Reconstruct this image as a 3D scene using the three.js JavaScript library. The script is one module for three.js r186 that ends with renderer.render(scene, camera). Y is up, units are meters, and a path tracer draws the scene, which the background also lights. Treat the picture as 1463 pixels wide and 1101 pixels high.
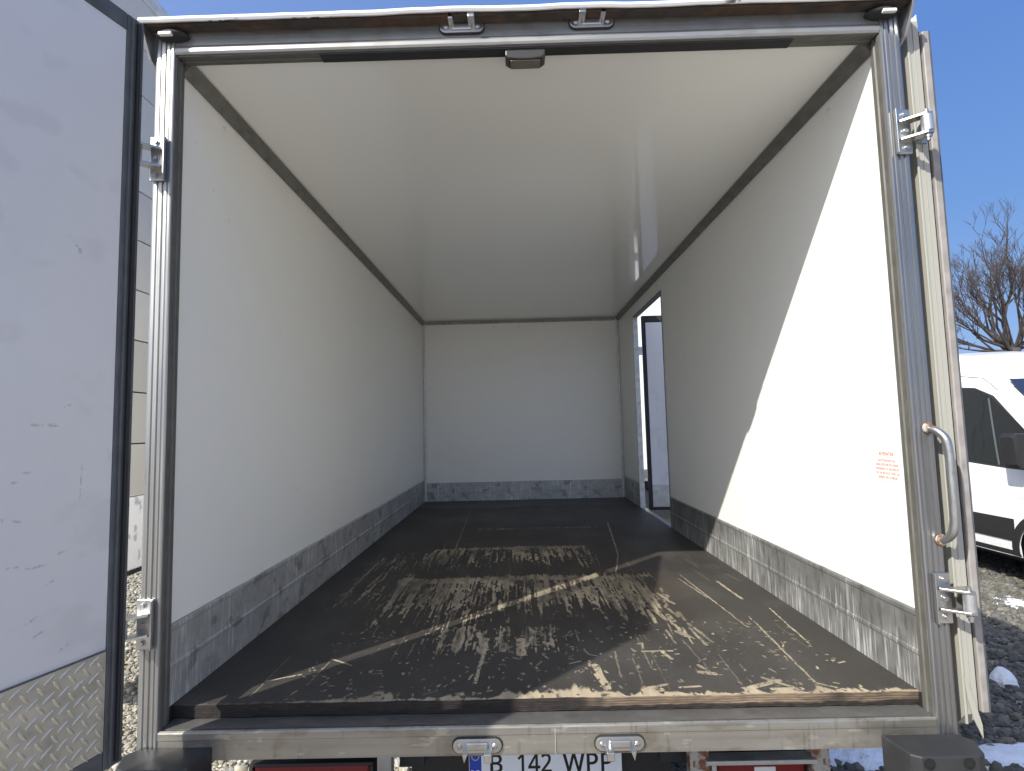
import * as THREE from 'three';
import { RoundedBoxGeometry } from 'three/addons/geometries/RoundedBoxGeometry.js';
import { mergeGeometries, mergeVertices, toCreasedNormals } from 'three/addons/utils/BufferGeometryUtils.js';

// ---------------------------------------------------------------- camera, sky, sun, exposure
const G = 1.0;                                   // height of the cargo floor above the ground; all truck shapes are written from the cargo floor up
const scene = new THREE.Scene();
const camera = new THREE.PerspectiveCamera(72.07, 1024 / 770, 0.05, 3000);
camera.position.set(-0.0497, 0.7658 + G, 1.4952);
camera.rotation.order = 'YXZ';
camera.rotation.set(0.0775, 0.0097, -0.0246);
scene.add(camera);

const renderer = new THREE.WebGLRenderer();
renderer.toneMapping = THREE.LinearToneMapping;
renderer.toneMappingExposure = 2.4;
renderer.shadowMap.enabled = true;

const AZ = 46.2 * Math.PI / 180, EL = 36.9 * Math.PI / 180;
const SUN = new THREE.Vector3(-Math.sin(AZ) * Math.cos(EL), Math.sin(EL), Math.cos(AZ) * Math.cos(EL));
const sun = new THREE.DirectionalLight(new THREE.Color(1.0, 0.965, 0.89), 2.6);
sun.position.copy(SUN).multiplyScalar(60);
sun.castShadow = true; sun.shadow.radius = 1;
sun.shadow.mapSize.set(4096, 4096);
Object.assign(sun.shadow.camera, { left: -14, right: 14, top: 14, bottom: -14, near: 1, far: 140 });
scene.add(sun); scene.add(sun.target);

{ // clear winter sky: pale at the horizon, deep blue overhead, haze round the unseen sun enlarged to light the cargo space
  const w = 512, h = 256, d = new Float32Array(w * h * 4);
  const stops = [[0, .182, .25, .37], [.12, .112, .192, .340], [.30, .063, .137, .302], [.5, .038, .100, .268], [1, .027, .074, .215]];
  for (let j = 0; j < h; j++) for (let i = 0; i < w; i++) {
    const v = (j + .5) / h, lat = (v - .5) * Math.PI, lon = ((i + .5) / w - .5) * 2 * Math.PI;
    const x = Math.cos(lat) * Math.cos(lon), y = Math.sin(lat), z = Math.cos(lat) * Math.sin(lon);
    let s = Math.max(0, y), c = [0, 0, 0];
    for (let k = 0; k < stops.length - 1; k++) if (s >= stops[k][0]) {
      const t = Math.min(1, (s - stops[k][0]) / (stops[k + 1][0] - stops[k][0]));
      for (let m = 0; m < 3; m++) c[m] = stops[k][m + 1] * (1 - t) + stops[k + 1][m + 1] * t;
    }
    const a = Math.acos(Math.min(1, x * SUN.x + y * SUN.y + z * SUN.z)) * 180 / Math.PI;
    const g = 2.0 * Math.exp(-a / 9) + .70 * Math.exp(-a / 30);
    c = [c[0] + g, c[1] + g * .95, c[2] + g * .86];
    if (y < 0) c = [.22, .20, .17];
    d.set([c[0], c[1], c[2], 1], (j * w + i) * 4);
  }
  const sky = new THREE.DataTexture(d, w, h, THREE.RGBAFormat, THREE.FloatType);
  sky.mapping = THREE.EquirectangularReflectionMapping; sky.magFilter = sky.minFilter = THREE.LinearFilter; sky.needsUpdate = true;
  scene.background = sky; scene.environment = sky;
}

// ---------------------------------------------------------------- helpers
let seed = 12345;
const rnd = () => { seed = (seed * 1664525 + 1013904223) >>> 0; return seed / 4294967296; };
const rr = (a, b) => a + (b - a) * rnd();
const clamp = (x, a = 0, b = 1) => Math.min(b, Math.max(a, x));
const sst = (a, b, x) => { const t = clamp((x - a) / (b - a)); return t * t * (3 - 2 * t); };
const mix = (a, b, t) => a + (b - a) * t;
function hash(x, y, s = 0) { let n = (Math.imul(x | 0, 374761393) + Math.imul(y | 0, 668265263) + Math.imul(s | 0, 2147483647 ^ 0x5bd1e995)) | 0; n = Math.imul(n ^ (n >>> 13), 1274126177); return ((n ^ (n >>> 16)) >>> 0) / 4294967296; }
function noise(x, y, s = 0, px = 0, py = 0) {     // value noise, periodic when px / py are given
  let x0 = Math.floor(x), y0 = Math.floor(y); const fx = x - x0, fy = y - y0, u = fx * fx * (3 - 2 * fx), v = fy * fy * (3 - 2 * fy);
  let x1 = x0 + 1, y1 = y0 + 1;
  if (px) { x0 = ((x0 % px) + px) % px; x1 = ((x1 % px) + px) % px; }
  if (py) { y0 = ((y0 % py) + py) % py; y1 = ((y1 % py) + py) % py; }
  return mix(mix(hash(x0, y0, s), hash(x1, y0, s), u), mix(hash(x0, y1, s), hash(x1, y1, s), u), v);
}
function fbm(x, y, oct = 4, s = 0, px = 0, py = 0) { let a = 0, w = .5, n = 0; for (let k = 0; k < oct; k++) { a += w * noise(x, y, s + k * 17, px, py); n += w; w *= .5; x *= 2; y *= 2; px *= 2; py *= 2; } return a / n; }
const toS = (c) => Math.round(255 * clamp(c <= .0031308 ? c * 12.92 : 1.055 * Math.pow(c, 1 / 2.4) - .055));
function tex(w, h, fn, srgb = true, sx = 1, sy = 1) {       // fn(u, v) -> [r,g,b] linear (colour) or a grey value
  const d = new Uint8Array(w * h * 4);
  for (let j = 0; j < h; j++) for (let i = 0; i < w; i++) {
    const c = fn((i + .5) / w, (j + .5) / h), o = (j * w + i) * 4;
    if (srgb) { d[o] = toS(c[0]); d[o + 1] = toS(c[1]); d[o + 2] = toS(c[2]); } else { d[o] = d[o + 1] = d[o + 2] = Math.round(255 * clamp(c)); }
    d[o + 3] = 255;
  }
  const t = new THREE.DataTexture(d, w, h, THREE.RGBAFormat);
  t.wrapS = t.wrapT = THREE.RepeatWrapping; t.magFilter = THREE.LinearFilter; t.minFilter = THREE.LinearMipmapLinearFilter; t.generateMipmaps = true;
  if (srgb) t.colorSpace = THREE.SRGBColorSpace;
  t.repeat.set(1 / sx, 1 / sy); t.needsUpdate = true; return t;
}
function canvasTex(w, h, draw) {
  const c = document.createElement('canvas'); c.width = w; c.height = h; draw(c.getContext('2d'), w, h);
  const t = new THREE.CanvasTexture(c); t.colorSpace = THREE.SRGBColorSpace; return t;
}
const std = (o) => new THREE.MeshStandardMaterial(o), phy = (o) => new THREE.MeshPhysicalMaterial(o);
const lin = (r, g, b) => new THREE.Color().setRGB(r, g, b);

function boxUV(geo) {                            // planar uv in metres, by the way each face points
  const g = geo.index ? geo.toNonIndexed() : geo; const p = g.attributes.position, uv = new Float32Array(p.count * 2);
  const a = new THREE.Vector3(), b = new THREE.Vector3(), c = new THREE.Vector3(), n = new THREE.Vector3();
  for (let i = 0; i < p.count; i += 3) {
    a.fromBufferAttribute(p, i); b.fromBufferAttribute(p, i + 1); c.fromBufferAttribute(p, i + 2);
    n.copy(b).sub(a).cross(c.clone().sub(a)); const ax = Math.abs(n.x), ay = Math.abs(n.y), az = Math.abs(n.z);
    [a, b, c].forEach((q, k) => { const o = (i + k) * 2; if (ax >= ay && ax >= az) { uv[o] = q.z; uv[o + 1] = q.y; } else if (ay >= az) { uv[o] = q.x; uv[o + 1] = q.z; } else { uv[o] = q.x; uv[o + 1] = q.y; } });
  }
  g.setAttribute('uv', new THREE.BufferAttribute(uv, 2)); return g;
}
const box = (x0, x1, y0, y1, z0, z1, r = 0) => {
  const w = x1 - x0, h = y1 - y0, d = z1 - z0;
  const g = r ? new RoundedBoxGeometry(w, h, d, 2, Math.min(r, w / 2.01, h / 2.01, d / 2.01)) : new THREE.BoxGeometry(w, h, d);
  g.translate((x0 + x1) / 2, (y0 + y1) / 2, (z0 + z1) / 2); return boxUV(g);
};
const shp = (pts) => new THREE.Shape(pts.map((p) => new THREE.Vector2(p[0], p[1])));
const ext = (pts, d, bevel = 0, holes = []) => { const s = shp(pts); for (const h of holes) s.holes.push(new THREE.Path(h.map((p) => new THREE.Vector2(p[0], p[1])))); return new THREE.ExtrudeGeometry(s, bevel ? { depth: d - 2 * bevel, bevelEnabled: true, bevelSize: bevel, bevelThickness: bevel, bevelOffset: -bevel, bevelSegments: 2, curveSegments: 8 } : { depth: d, bevelEnabled: false, curveSegments: 8 }).translate(0, 0, bevel); };
const extZ = (xy, z0, z1, b = 0) => boxUV(ext(xy, z1 - z0, b).translate(0, 0, z0));
const extY = (xz, y0, y1, b = 0) => boxUV(ext(xz.map(([x, z]) => [x, -z]), y1 - y0, b).rotateX(-Math.PI / 2).translate(0, y0, 0));
const extX = (zy, x0, x1, b = 0, holes = []) => boxUV(ext(zy.map(([z, y]) => [-z, y]), x1 - x0, b, holes.map((h) => h.map(([z, y]) => [-z, y]))).rotateY(Math.PI / 2).translate(x0, 0, 0));
const cyl = (r, h, x, y, z, axis = 'y', r2 = r, seg = 20) => { const g = new THREE.CylinderGeometry(r2, r, h, seg); if (axis === 'x') g.rotateZ(-Math.PI / 2); if (axis === 'z') g.rotateX(Math.PI / 2); return boxUV(g.translate(x, y, z)); };
const tube = (pts, r, seg = 40, rs = 10) => new THREE.TubeGeometry(new THREE.CatmullRomCurve3(pts.map((p) => new THREE.Vector3(...p))), seg, r, rs);
const merge = (l) => mergeGeometries(l.map((g) => { const q = g.index ? g.toNonIndexed() : g.clone(); for (const k of Object.keys(q.attributes)) if (!['position', 'normal', 'uv'].includes(k)) q.deleteAttribute(k); return q; }));
const names = {};
const numbered = (n) => { const k = names[n] = (names[n] ?? -1) + 1; return k ? `${n}_${String(k).padStart(3, '0')}` : n; };
function thing(name, label, category, pos = [0, 0, 0], turn = 0, group) {
  const o = new THREE.Group(); o.name = numbered(name); o.position.set(...pos); o.rotation.y = turn; o.userData = { label, category }; if (group) o.userData.group = group; scene.add(o); return o;
}
function part(name, geo, mat, parent, label) {
  const m = new THREE.Mesh(geo, mat); m.name = name; m.castShadow = m.receiveShadow = true; parent.add(m); if (label) m.userData.label = label;
  if (parent === truck) m.position.y = G;
  return m;
}
function struct(name, geo, mat) { const m = new THREE.Mesh(geo, mat); m.name = name; m.userData.kind = 'structure'; m.castShadow = m.receiveShadow = true; scene.add(m); return m; }
let truck = null;

// ---------------------------------------------------------------- materials
const T = {};
T.brush = tex(512, 512, (u, v) => { const s = .55 * fbm(u * 90, v * 3, 3, 1, 90, 3) + .45 * fbm(u * 9, v * 7, 4, 5, 9, 7); const k = .60 + .22 * (s - .5); return [k, k * 1.0, k * .995]; }, true, .35, 1.3);
T.brushR = tex(512, 512, (u, v) => .40 + .35 * (fbm(u * 80, v * 3, 3, 9, 80, 3) - .5) + .25 * (fbm(u * 8, v * 6, 4, 3, 8, 6) - .5), false, .35, 1.3);
T.brushX = tex(512, 512, (u, v) => { const s = .5 * fbm(u * 3, v * 60, 3, 1, 3, 60) + .5 * fbm(u * 9, v * 6, 4, 5, 9, 6); let k = .56 + .20 * (s - .5); const dirt = sst(.5, .8, fbm(u * 20, v * 8, 5, 77, 20, 8)); k *= 1 - .12 * dirt; return [k, k * (.985 - .03 * dirt), k * (.95 - .08 * dirt)]; }, true, 1.2, .35);
T.brushRX = tex(512, 512, (u, v) => .46 + .30 * (fbm(u * 3, v * 70, 3, 9, 3, 70) - .5) + .25 * (fbm(u * 8, v * 6, 4, 3, 8, 6) - .5), false, 1.2, .35);
T.grp = tex(1024, 1024, (u, v) => {
  const m = .5 * (fbm(u * 3, v * 3, 4, 21, 3, 3) - .5) + .5 * (fbm(u * 24, v * 24, 3, 31, 24, 24) - .5); const k = 1 + .02 * m;
  const s = sst(.84, .89, fbm(u * 70, v * 50, 3, 41, 70, 50)) * sst(.50, .62, fbm(u * 4, v * 4, 3, 43, 4, 4));
  const f = k * (1 - .16 * s); return [.91 * f, .90 * f, .84 * f];
}, true, 2.3, 2.3);
T.grpR = tex(256, 256, (u, v) => .17 + .02 * (fbm(u * 6, v * 6, 4, 51, 6, 6) - .5), false, 2.3, 2.3);
T.kick = tex(1024, 512, (u, v) => {
  const c = fbm(u * 8, v * 4, 4, 61, 8, 4), f = fbm(u * 220, v * 40, 2, 62, 220, 40), g = fbm(u * 40, v * 18, 4, 63, 40, 18), st = fbm(u * 260, v * 6, 2, 64, 260, 6);
  let k = .43 + .14 * (c - .5) + .10 * (f - .5) + .16 * (g - .5);
  k += .26 * sst(.62, .80, st) * sst(.38, .7, c);
  k *= 1 - .35 * sst(.63, .75, fbm(u * 26, v * 13, 3, 66, 26, 13));
  k = Math.max(.09, k); return [k, k, k * .97];
}, true, 1.4, .7);
T.kickR = tex(512, 256, (u, v) => .52 + .3 * (fbm(u * 30, v * 20, 4, 71, 30, 20) - .5), false, 1.4, .7);
T.kickSunlit = tex(1024, 512, (u, v) => {
  const c = fbm(u * 6, v * 3, 4, 161, 6, 3), g = fbm(u * 40, v * 18, 4, 163, 40, 18), st = fbm(u * 240, v * 5, 3, 164, 240, 5);
  let k = .23 + .10 * (c - .5) + .14 * (g - .5);
  k += .34 * sst(.52, .74, st) * sst(.34, .62, c);
  k *= 1 - .3 * sst(.6, .72, fbm(u * 90, v * 6, 3, 166, 90, 6));
  k = Math.max(.11, k); return [k, k * .995, k * .95];
}, true, 1.4, .7);
T.mott = tex(512, 512, (u, v) => { const k = .8 + .5 * (fbm(u * 12, v * 12, 5, 81, 12, 12) - .5); return [k, k, k]; }, true, .5, .5);
T.mottR = tex(256, 256, (u, v) => .5 + .5 * (fbm(u * 12, v * 12, 4, 91, 12, 12) - .5), false, .5, .5);

const M = {};
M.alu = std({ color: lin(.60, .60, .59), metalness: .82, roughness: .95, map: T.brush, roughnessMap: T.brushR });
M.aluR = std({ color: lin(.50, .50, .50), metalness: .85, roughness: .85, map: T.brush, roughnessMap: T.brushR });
M.aluX = std({ color: lin(.70, .70, .69), metalness: .72, roughness: 1, map: T.brushX, roughnessMap: T.brushRX });
M.sill = std({ color: lin(.64, .63, .60), metalness: .75, roughness: 1, roughnessMap: T.brushRX, map: tex(1024, 256, (u, v) => { const s = fbm(u * 4, v * 50, 3, 301, 4, 50), b = fbm(u * 14, v * 4, 5, 302, 14, 4), d = sst(.5, .72, fbm(u * 26, v * 12, 5, 303, 26, 12)), vs = sst(.66, .8, fbm(u * 160, v * 5, 3, 304, 160, 5)), sc = sst(.72, .78, fbm(u * 40, v * 30, 3, 305, 40, 30)); let k = .52 + .12 * (s - .5) + .16 * (b - .5); k *= 1 - .22 * d - .18 * vs; k += .16 * sc; return [k, k * (.965 - .03 * d), k * (.89 - .08 * d)]; }, true, 2.2, .5) });
M.jamb = std({ color: lin(.15, .145, .128), metalness: .2, roughness: .6, map: T.mott });
M.zinc = std({ color: lin(.60, .60, .58), metalness: .95, roughness: .30, map: T.mott });
M.steel = std({ color: lin(.55, .55, .55), metalness: .9, roughness: .35, map: T.mott });
M.grp = phy({ color: lin(.91, .903, .85), roughness: 1.2, ior: 1.95, roughnessMap: T.grpR, clearcoat: 1, clearcoatRoughness: .03 });
M.grpWall = std({ color: 0xffffff, map: T.grp, roughness: 2.0, roughnessMap: T.grpR });
M.outer = std({ color: lin(.78, .78, .77), roughness: .4 });
M.kick = std({ color: 0xffffff, map: T.kick, metalness: .45, roughness: 1, roughnessMap: T.kickR });
M.kickSunlit = std({ color: 0xffffff, map: T.kickSunlit, metalness: .35, roughness: 1, roughnessMap: T.kickR });  // copy of kick for the sunlit strip, its base tone adjusted for the sun
M.rail = std({ color: lin(.25, .246, .22), metalness: .3, roughness: .5, map: T.mott });
M.trim = std({ color: lin(.60, .60, .57), metalness: .5, roughness: .45, map: T.mott });
M.rubber = std({ color: lin(.022, .022, .023), roughness: .75 });
M.rubberGrey = std({ color: lin(.115, .118, .12), roughness: .6, map: T.mott });
M.black = std({ color: lin(.018, .018, .018), roughness: .55 });
M.bumper = std({ color: lin(.035, .036, .038), roughness: .5, map: T.mott, bumpMap: T.mottR, bumpScale: .001 });
M.cream = std({ color: lin(.36, .35, .30), roughness: .45 });
M.paintWhite = std({ color: lin(.78, .78, .77), roughness: .35 });
M.dark = std({ color: lin(.03, .03, .03), roughness: .8 });
M.rust = std({ roughness: .85, metalness: .1, map: tex(256, 256, (u, v) => { const r = sst(.42, .6, fbm(u * 9, v * 9, 5, 101, 9, 9)); return [mix(.42, .20, r), mix(.40, .085, r), mix(.36, .035, r)]; }, true, .2, .2) });

// ---------------------------------------------------------------- ground
T.gravel = tex(1024, 1024, (u, v) => {
  const P = 96; const x = u * P, y = v * P; let best = 9, id = 0; const xi = Math.floor(x), yi = Math.floor(y);
  for (let a = -1; a <= 1; a++) for (let b = -1; b <= 1; b++) { const cx = ((xi + a) % P + P) % P, cy = ((yi + b) % P + P) % P; const dx = xi + a + .15 + .7 * hash(cx, cy, 1) - x, dy = yi + b + .15 + .7 * hash(cx, cy, 2) - y; const q = dx * dx + dy * dy; if (q < best) { best = q; id = hash(cx, cy, 3); } }
  const e = 1; const t = id; const w = fbm(u * 5, v * 5, 3, 7, 5, 5); const k = (.34 + .16 * t) * (.85 + .3 * w);
  return [k * 1.12 * e, k * (.98 - .03 * t) * e, k * (.70 + .1 * (1 - t)) * e];
}, true, 2.4, 2.4);
T.gravelB = tex(1024, 1024, (u, v) => {
  const P = 96; const x = u * P, y = v * P; let b1 = 9, b2 = 9, id = 0; const xi = Math.floor(x), yi = Math.floor(y);
  for (let a = -1; a <= 1; a++) for (let b = -1; b <= 1; b++) { const cx = ((xi + a) % P + P) % P, cy = ((yi + b) % P + P) % P; const dx = xi + a + .15 + .7 * hash(cx, cy, 1) - x, dy = yi + b + .15 + .7 * hash(cx, cy, 2) - y; const q = dx * dx + dy * dy; if (q < b1) { b2 = b1; b1 = q; id = hash(cx, cy, 4); } else if (q < b2) b2 = q; }
  return clamp((Math.sqrt(b2) - Math.sqrt(b1)) * 1.6) * (.5 + .5 * id);
}, false, 2.4, 2.4);
M.gravel = std({ map: T.gravel, bumpMap: T.gravelB, bumpScale: .02, roughness: .95 });
{
  const g = new THREE.PlaneGeometry(900, 900, 1, 1).rotateX(-Math.PI / 2); const p = g.attributes.position, uv = g.attributes.uv;
  for (let i = 0; i < p.count; i++) uv.setXY(i, p.getX(i), p.getZ(i));
  struct('gravel_ground', g, M.gravel);
}
function pebbleGeo(k) {
  const g = mergeVertices(new THREE.IcosahedronGeometry(1, 1).deleteAttribute('uv').deleteAttribute('normal')); const p = g.attributes.position;
  for (let i = 0; i < p.count; i++) { const x = p.getX(i), y = p.getY(i), z = p.getZ(i); const s = .75 + .45 * hash(i, k, 5); p.setXYZ(i, x * s * (1 + .25 * hash(k, 1, 1)), y * s * .62, z * s * .85); }
  g.computeVertexNormals(); return toCreasedNormals(g, .5);
}
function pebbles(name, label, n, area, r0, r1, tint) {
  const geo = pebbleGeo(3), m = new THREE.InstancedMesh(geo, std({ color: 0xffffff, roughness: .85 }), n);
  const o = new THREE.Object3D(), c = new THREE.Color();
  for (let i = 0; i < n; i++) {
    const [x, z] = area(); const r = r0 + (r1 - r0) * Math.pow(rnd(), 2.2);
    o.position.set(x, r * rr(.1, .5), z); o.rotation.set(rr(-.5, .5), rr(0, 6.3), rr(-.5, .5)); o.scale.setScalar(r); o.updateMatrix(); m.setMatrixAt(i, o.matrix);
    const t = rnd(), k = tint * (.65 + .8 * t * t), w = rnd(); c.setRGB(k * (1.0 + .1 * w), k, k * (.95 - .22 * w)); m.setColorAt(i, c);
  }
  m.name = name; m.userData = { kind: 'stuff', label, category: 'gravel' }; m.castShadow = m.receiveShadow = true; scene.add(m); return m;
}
pebbles('loose_gravel', 'gravel stones tinted darker for the shadow right of the open truck', 66000, () => { for (;;) { const x = rr(-.6, 7), z = rr(-7, 1.6), e = .9 * (fbm(x * 1.6 + 9, z * 1.6 + 9, 3, 401) - .5); if ((x > 1.2 || z > -2.4) && rnd() < sst(-.6, .7, x + e) * (1 - sst(.1, 1.5, z + e)) * (1 - sst(5.6, 6.9, x + e)) * sst(-6.9, -5.4, z + e)) return [x, z]; } }, .010, .034, .125);  // same gravel as on the left, with shade put into its tint
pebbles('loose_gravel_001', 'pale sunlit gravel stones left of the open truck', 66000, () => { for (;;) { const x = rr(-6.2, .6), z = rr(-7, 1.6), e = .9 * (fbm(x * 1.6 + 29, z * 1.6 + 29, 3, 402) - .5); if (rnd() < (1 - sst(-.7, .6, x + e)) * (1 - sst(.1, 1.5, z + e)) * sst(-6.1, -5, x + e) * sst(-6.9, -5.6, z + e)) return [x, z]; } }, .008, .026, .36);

// snow
M.snow = std({ color: lin(.86, .88, .92), roughness: .7, bumpMap: tex(256, 256, (u, v) => fbm(u * 12, v * 12, 5, 111, 12, 12), false, .4, .4), bumpScale: .02 });
function snowPatch(name, label, x, z, rx, rz, h, sd, turn = 0) {
  const N = 26, A = 64, pos = [], idx = [];
  for (let i = 0; i <= N; i++) for (let a = 0; a <= A; a++) {
    const t = i / N, th = a / A * 2 * Math.PI, cx = Math.cos(th), sx = Math.sin(th); const e = .62 + .55 * fbm(2 + cx * 2.2, 2 + sx * 2.2, 4, sd);
    const px = cx * rx * t * e, pz = sx * rz * t * e; const y = h * Math.pow(1 - t * t, rx < .11 ? .5 : .8) * (.45 + 1.1 * fbm(px * 6 + 9, pz * 6 + 9, 4, sd + 3)) - .012 * t;
    pos.push(px, y, pz); if (i < N && a < A) { const q = i * (A + 1) + a; idx.push(q, q + 1, q + A + 2, q, q + A + 2, q + A + 1); }
  }
  const g = new THREE.BufferGeometry(); g.setAttribute('position', new THREE.Float32BufferAttribute(pos, 3)); g.setIndex(idx); g.computeVertexNormals();
  const q = boxUV(g); const m = new THREE.Mesh(q, M.snow); m.name = numbered(name); m.position.set(x, .004, z); m.rotation.y = turn; m.userData = { label, category: 'snow' }; m.castShadow = m.receiveShadow = true; scene.add(m);
}
snowPatch('snow_patch', 'bluish snow patch on the shaded gravel right of the black bumper block', 2.50, -1.40, .34, .15, .05, 1);
snowPatch('snow_patch', 'patch of old snow on gravel under the right end of the rear sill', 1.72, -1.45, .36, .22, .06, 2);
snowPatch('snow_patch', 'thin sunlit strip of snow on gravel in front of the white van', 4.62, -3.45, .30, .62, .03, 3, .15);
snowPatch('snow_patch', 'narrow bit of snow at the edge of the truck shadow', 2.02, -1.75, .10, .12, .04, 6);
snowPatch('snow_lump', 'single rounded lump of snow lying on dark shaded gravel', 3.10, -2.17, .082, .082, .085, 4);
snowPatch('snow_patch', 'wide unseen snow patch added behind the camera to bounce light', 1.6, 4.6, 2.6, 1.6, .10, 11);  // unseen snow, added to brighten the cargo space by bounced sun
snowPatch('snow_patch', 'long unseen snow drift added far behind the open truck to bounce light', -1.2, 8.0, 4.5, 2.2, .15, 12);  // also added out of view, more bounce for the cargo space
snowPatch('snow_lump', 'small flat snow lump left of the rounded lump on dark gravel', 2.86, -2.08, .10, .05, .05, 5, .6);

// ---------------------------------------------------------------- the open truck
const W = 2.1217, H = 1.9095, L = 4.172, HW = W / 2, HO = 1.9024, Y0 = -.0383, XO = 1.05;
truck = thing('box_truck', 'open rear of white box truck with empty white cargo space and worn dark floor', 'truck');

// floor
{
  const strokes = [];
  const add = (x0, z0, x1, z1, w, a = 1) => strokes.push([x0, z0, x1, z1, w, a]);
  [[.176, -.264, .19, -.11, .011], [.17, -.2, .186, -.13, .008], [.413, -.358, .43, -.3, .007], [.35, -.36, .45, -.36, .005], [.489, -.202, .53, -.19, .010], [.50, -.25, .52, -.2, .006], [.31, -.10, .34, -.10, .012], [.30, -.11, .37, -.13, .006], [.40, -.11, .46, -.115, .005],
   [.75, -1.25, .785, -.556, .003], [.839, -.663, .791, -.023, .0035], [.89, -1.13, .90, -.87, .006], [.72, -1.2, .76, -.9, .003], [.96, -.75, .93, -.4, .003], [.60, -.1, .70, -.14, .010], [.66, -.09, .74, -.09, .008], [.72, -.1, .66, -.16, .006], [.8, -.12, .86, -.08, .004],
   [-.517, -3.533, -.466, -1.824, .004, .6], [.636, -2.764, .52, -1.7, .005, .9], [.52, -1.7, .444, -1.354, .004, .7], [.44, -1.354, .42, -.75, .005, .7], [-.18, -.50, -.20, -.16, .006], [-.22, -.55, -.18, -.40, .010], [-.06, -.48, -.06, -.36, .016], [-.02, -.5, -.06, -.35, .008],
   [-.7, -.35, -.62, -.30, .004], [-.85, -.2, -.76, -.24, .004]].forEach((s) => add(...s));
  seed = 77;
  for (let i = 0; i < 520; i++) { const x = rr(-.75, .95), z = -rr(.05, .62), a = rr(-.6, .6) + (rnd() < .3 ? 1.5 : 0), l = rr(.001, .014) * (rnd() < .15 ? 3 : 1); add(x, z, x + Math.sin(a) * l, z + Math.cos(a) * l, rr(.0016, .0042), rr(.4, 1)); }
  for (let i = 0; i < 90; i++) { const x = rr(-.9, 1.0), z = -rr(.3, 3.2), l = rr(.03, .3); add(x, z, x + rr(-.02, .02), z + l, rr(.0012, .0026), rr(.2, .6)); }
  for (let i = 0; i < 46; i++) { const x = rr(.45, .6), z = -rr(.5, 1.05), l = rr(.03, .16); add(x, z, x + rr(-.02, .03), z + l, rr(.003, .008), rr(.4, .95)); }
  const w = 1024, h = 2048, cov = new Float32Array(w * h), ZL = 4.2;
  for (const [x0, z0, x1, z1, wd, al] of strokes) {
    const ux = (x) => (x + HW) / W * w, uz = (z) => -z / ZL * h; const a0 = ux(x0), b0 = uz(z0), a1 = ux(x1), b1 = uz(z1), r = Math.max(.7, wd * w / W);
    for (let j = Math.floor(Math.min(b0, b1) - r - 2); j <= Math.max(b0, b1) + r + 2; j++) for (let i = Math.floor(Math.min(a0, a1) - r - 2); i <= Math.max(a0, a1) + r + 2; i++) {
      if (i < 0 || j < 0 || i >= w || j >= h) continue; const dx = a1 - a0, dy = b1 - b0, t = clamp(((i - a0) * dx + (j - b0) * dy) / (dx * dx + dy * dy + 1e-6)); const wob = 2.2 * (noise(i * .25, j * .12, 5) - .5);
      const q = Math.hypot(i - a0 - t * dx + wob, j - b0 - t * dy); const c = al * clamp((r - q) + .5) * sst(.30, .55, .55 * noise(i * .22, j * .16, 9) + .45 * noise(i * .6, j * .5, 19) + .10); if (c > cov[j * w + i]) cov[j * w + i] = c;
    }
  }
  const wearAt = (x, z, i, j) => {
    const bandX = (a, b, s) => sst(a - s, a + s, x) * (1 - sst(b - s, b + s, x));
    const wob = .05 * (fbm(x * 4, 3, 3, 7) - .5) + .05 * (fbm(x * 26, z * 10, 4, 8) - .5); const st = fbm(x * 34, z * 1.6, 4, 121), st2 = fbm(x * 130, z * 6, 3, 122), bl = fbm(x * 5, z * 4, 3, 123), fine = fbm(x * 90, z * 38, 3, 124);
    let d = 0;
    const z1 = z + 1.265 + wob; d = Math.max(d, bandX(-.70, .36, .05) * Math.exp(-Math.pow(z1 / (z1 > 0 ? .085 : .045), 2)) * 1.0, bandX(.3, .62, .06) * Math.exp(-Math.pow(z1 / .06, 2)) * .55);
    if (z1 > 0) { const reach = .62 + .28 * fbm(x * 7, 1, 3, 125); d = Math.max(d, bandX(-.68, .54, .06) * (1 - sst(.3, reach, z1)) * .61 * (.62 + .76 * bl)); }
    const fr = .18 * fbm(x * 16, 2, 4, 126); if (z > -.52 - fr && z < -.36) d = Math.max(d, bandX(-.42, .1, .12) * .55 * sst(-.37, -.47, z - .08 * fbm(x * 20, 5, 3, 127)));
    const z2 = z + 1.95 + wob * .8; d = Math.max(d, bandX(-.47, .34, .04) * Math.exp(-Math.pow(z2 / (z2 > 0 ? .07 : .03), 2)) * .95);
    if (z2 > 0) d = Math.max(d, bandX(-.66, .36, .08) * (1 - sst(.2, .66, z2)) * .50 * (.55 + .85 * bl));
    const z3 = z + 2.58 + wob * .4; d = Math.max(d, bandX(-.42, .5, .1) * Math.exp(-Math.pow(z3 / .022, 2)) * .62);
    d = Math.max(d, .34 * bandX(-.95, -.62, .08) * sst(-2.2, -1.5, z) * (1 - sst(-1.1, -.7, z)));
    const n0 = .30 * st + .42 * st2 + .28 * fine, n = clamp((n0 - .5) * 3.0 + .5);
    let wr = sst(1 - d - .04, 1 - d + .10, n) * sst(.04, .2, d);
    const ed = (z + .062), rag = -.004 + .085 * Math.pow(fbm(x * 20, 8, 4, 128), 2) * sst(-.85, -.3, x) + .024 * fbm(x * 110, z * 8, 3, 129);   // splintered edge at the sill
    const side = .3 + .7 * sst(-.85, -.45, x);
    wr = Math.max(wr, (1 - sst(rag * .75, Math.max(.002, rag * 1.2), -ed)) * side * sst(.30, .50, fbm(x * 70, z * 50, 3, 3) + .05));
    const thin = sst(.30, .62, .5 * fbm(x * 55, z * 14, 3, 137) + .5 * fbm(x * 12, z * 6, 3, 138)); wr *= ed < .9 && z > -.2 ? 1 : .34 + .66 * thin;
    return clamp(Math.max(wr, cov[j * w + i]));
  };
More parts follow.
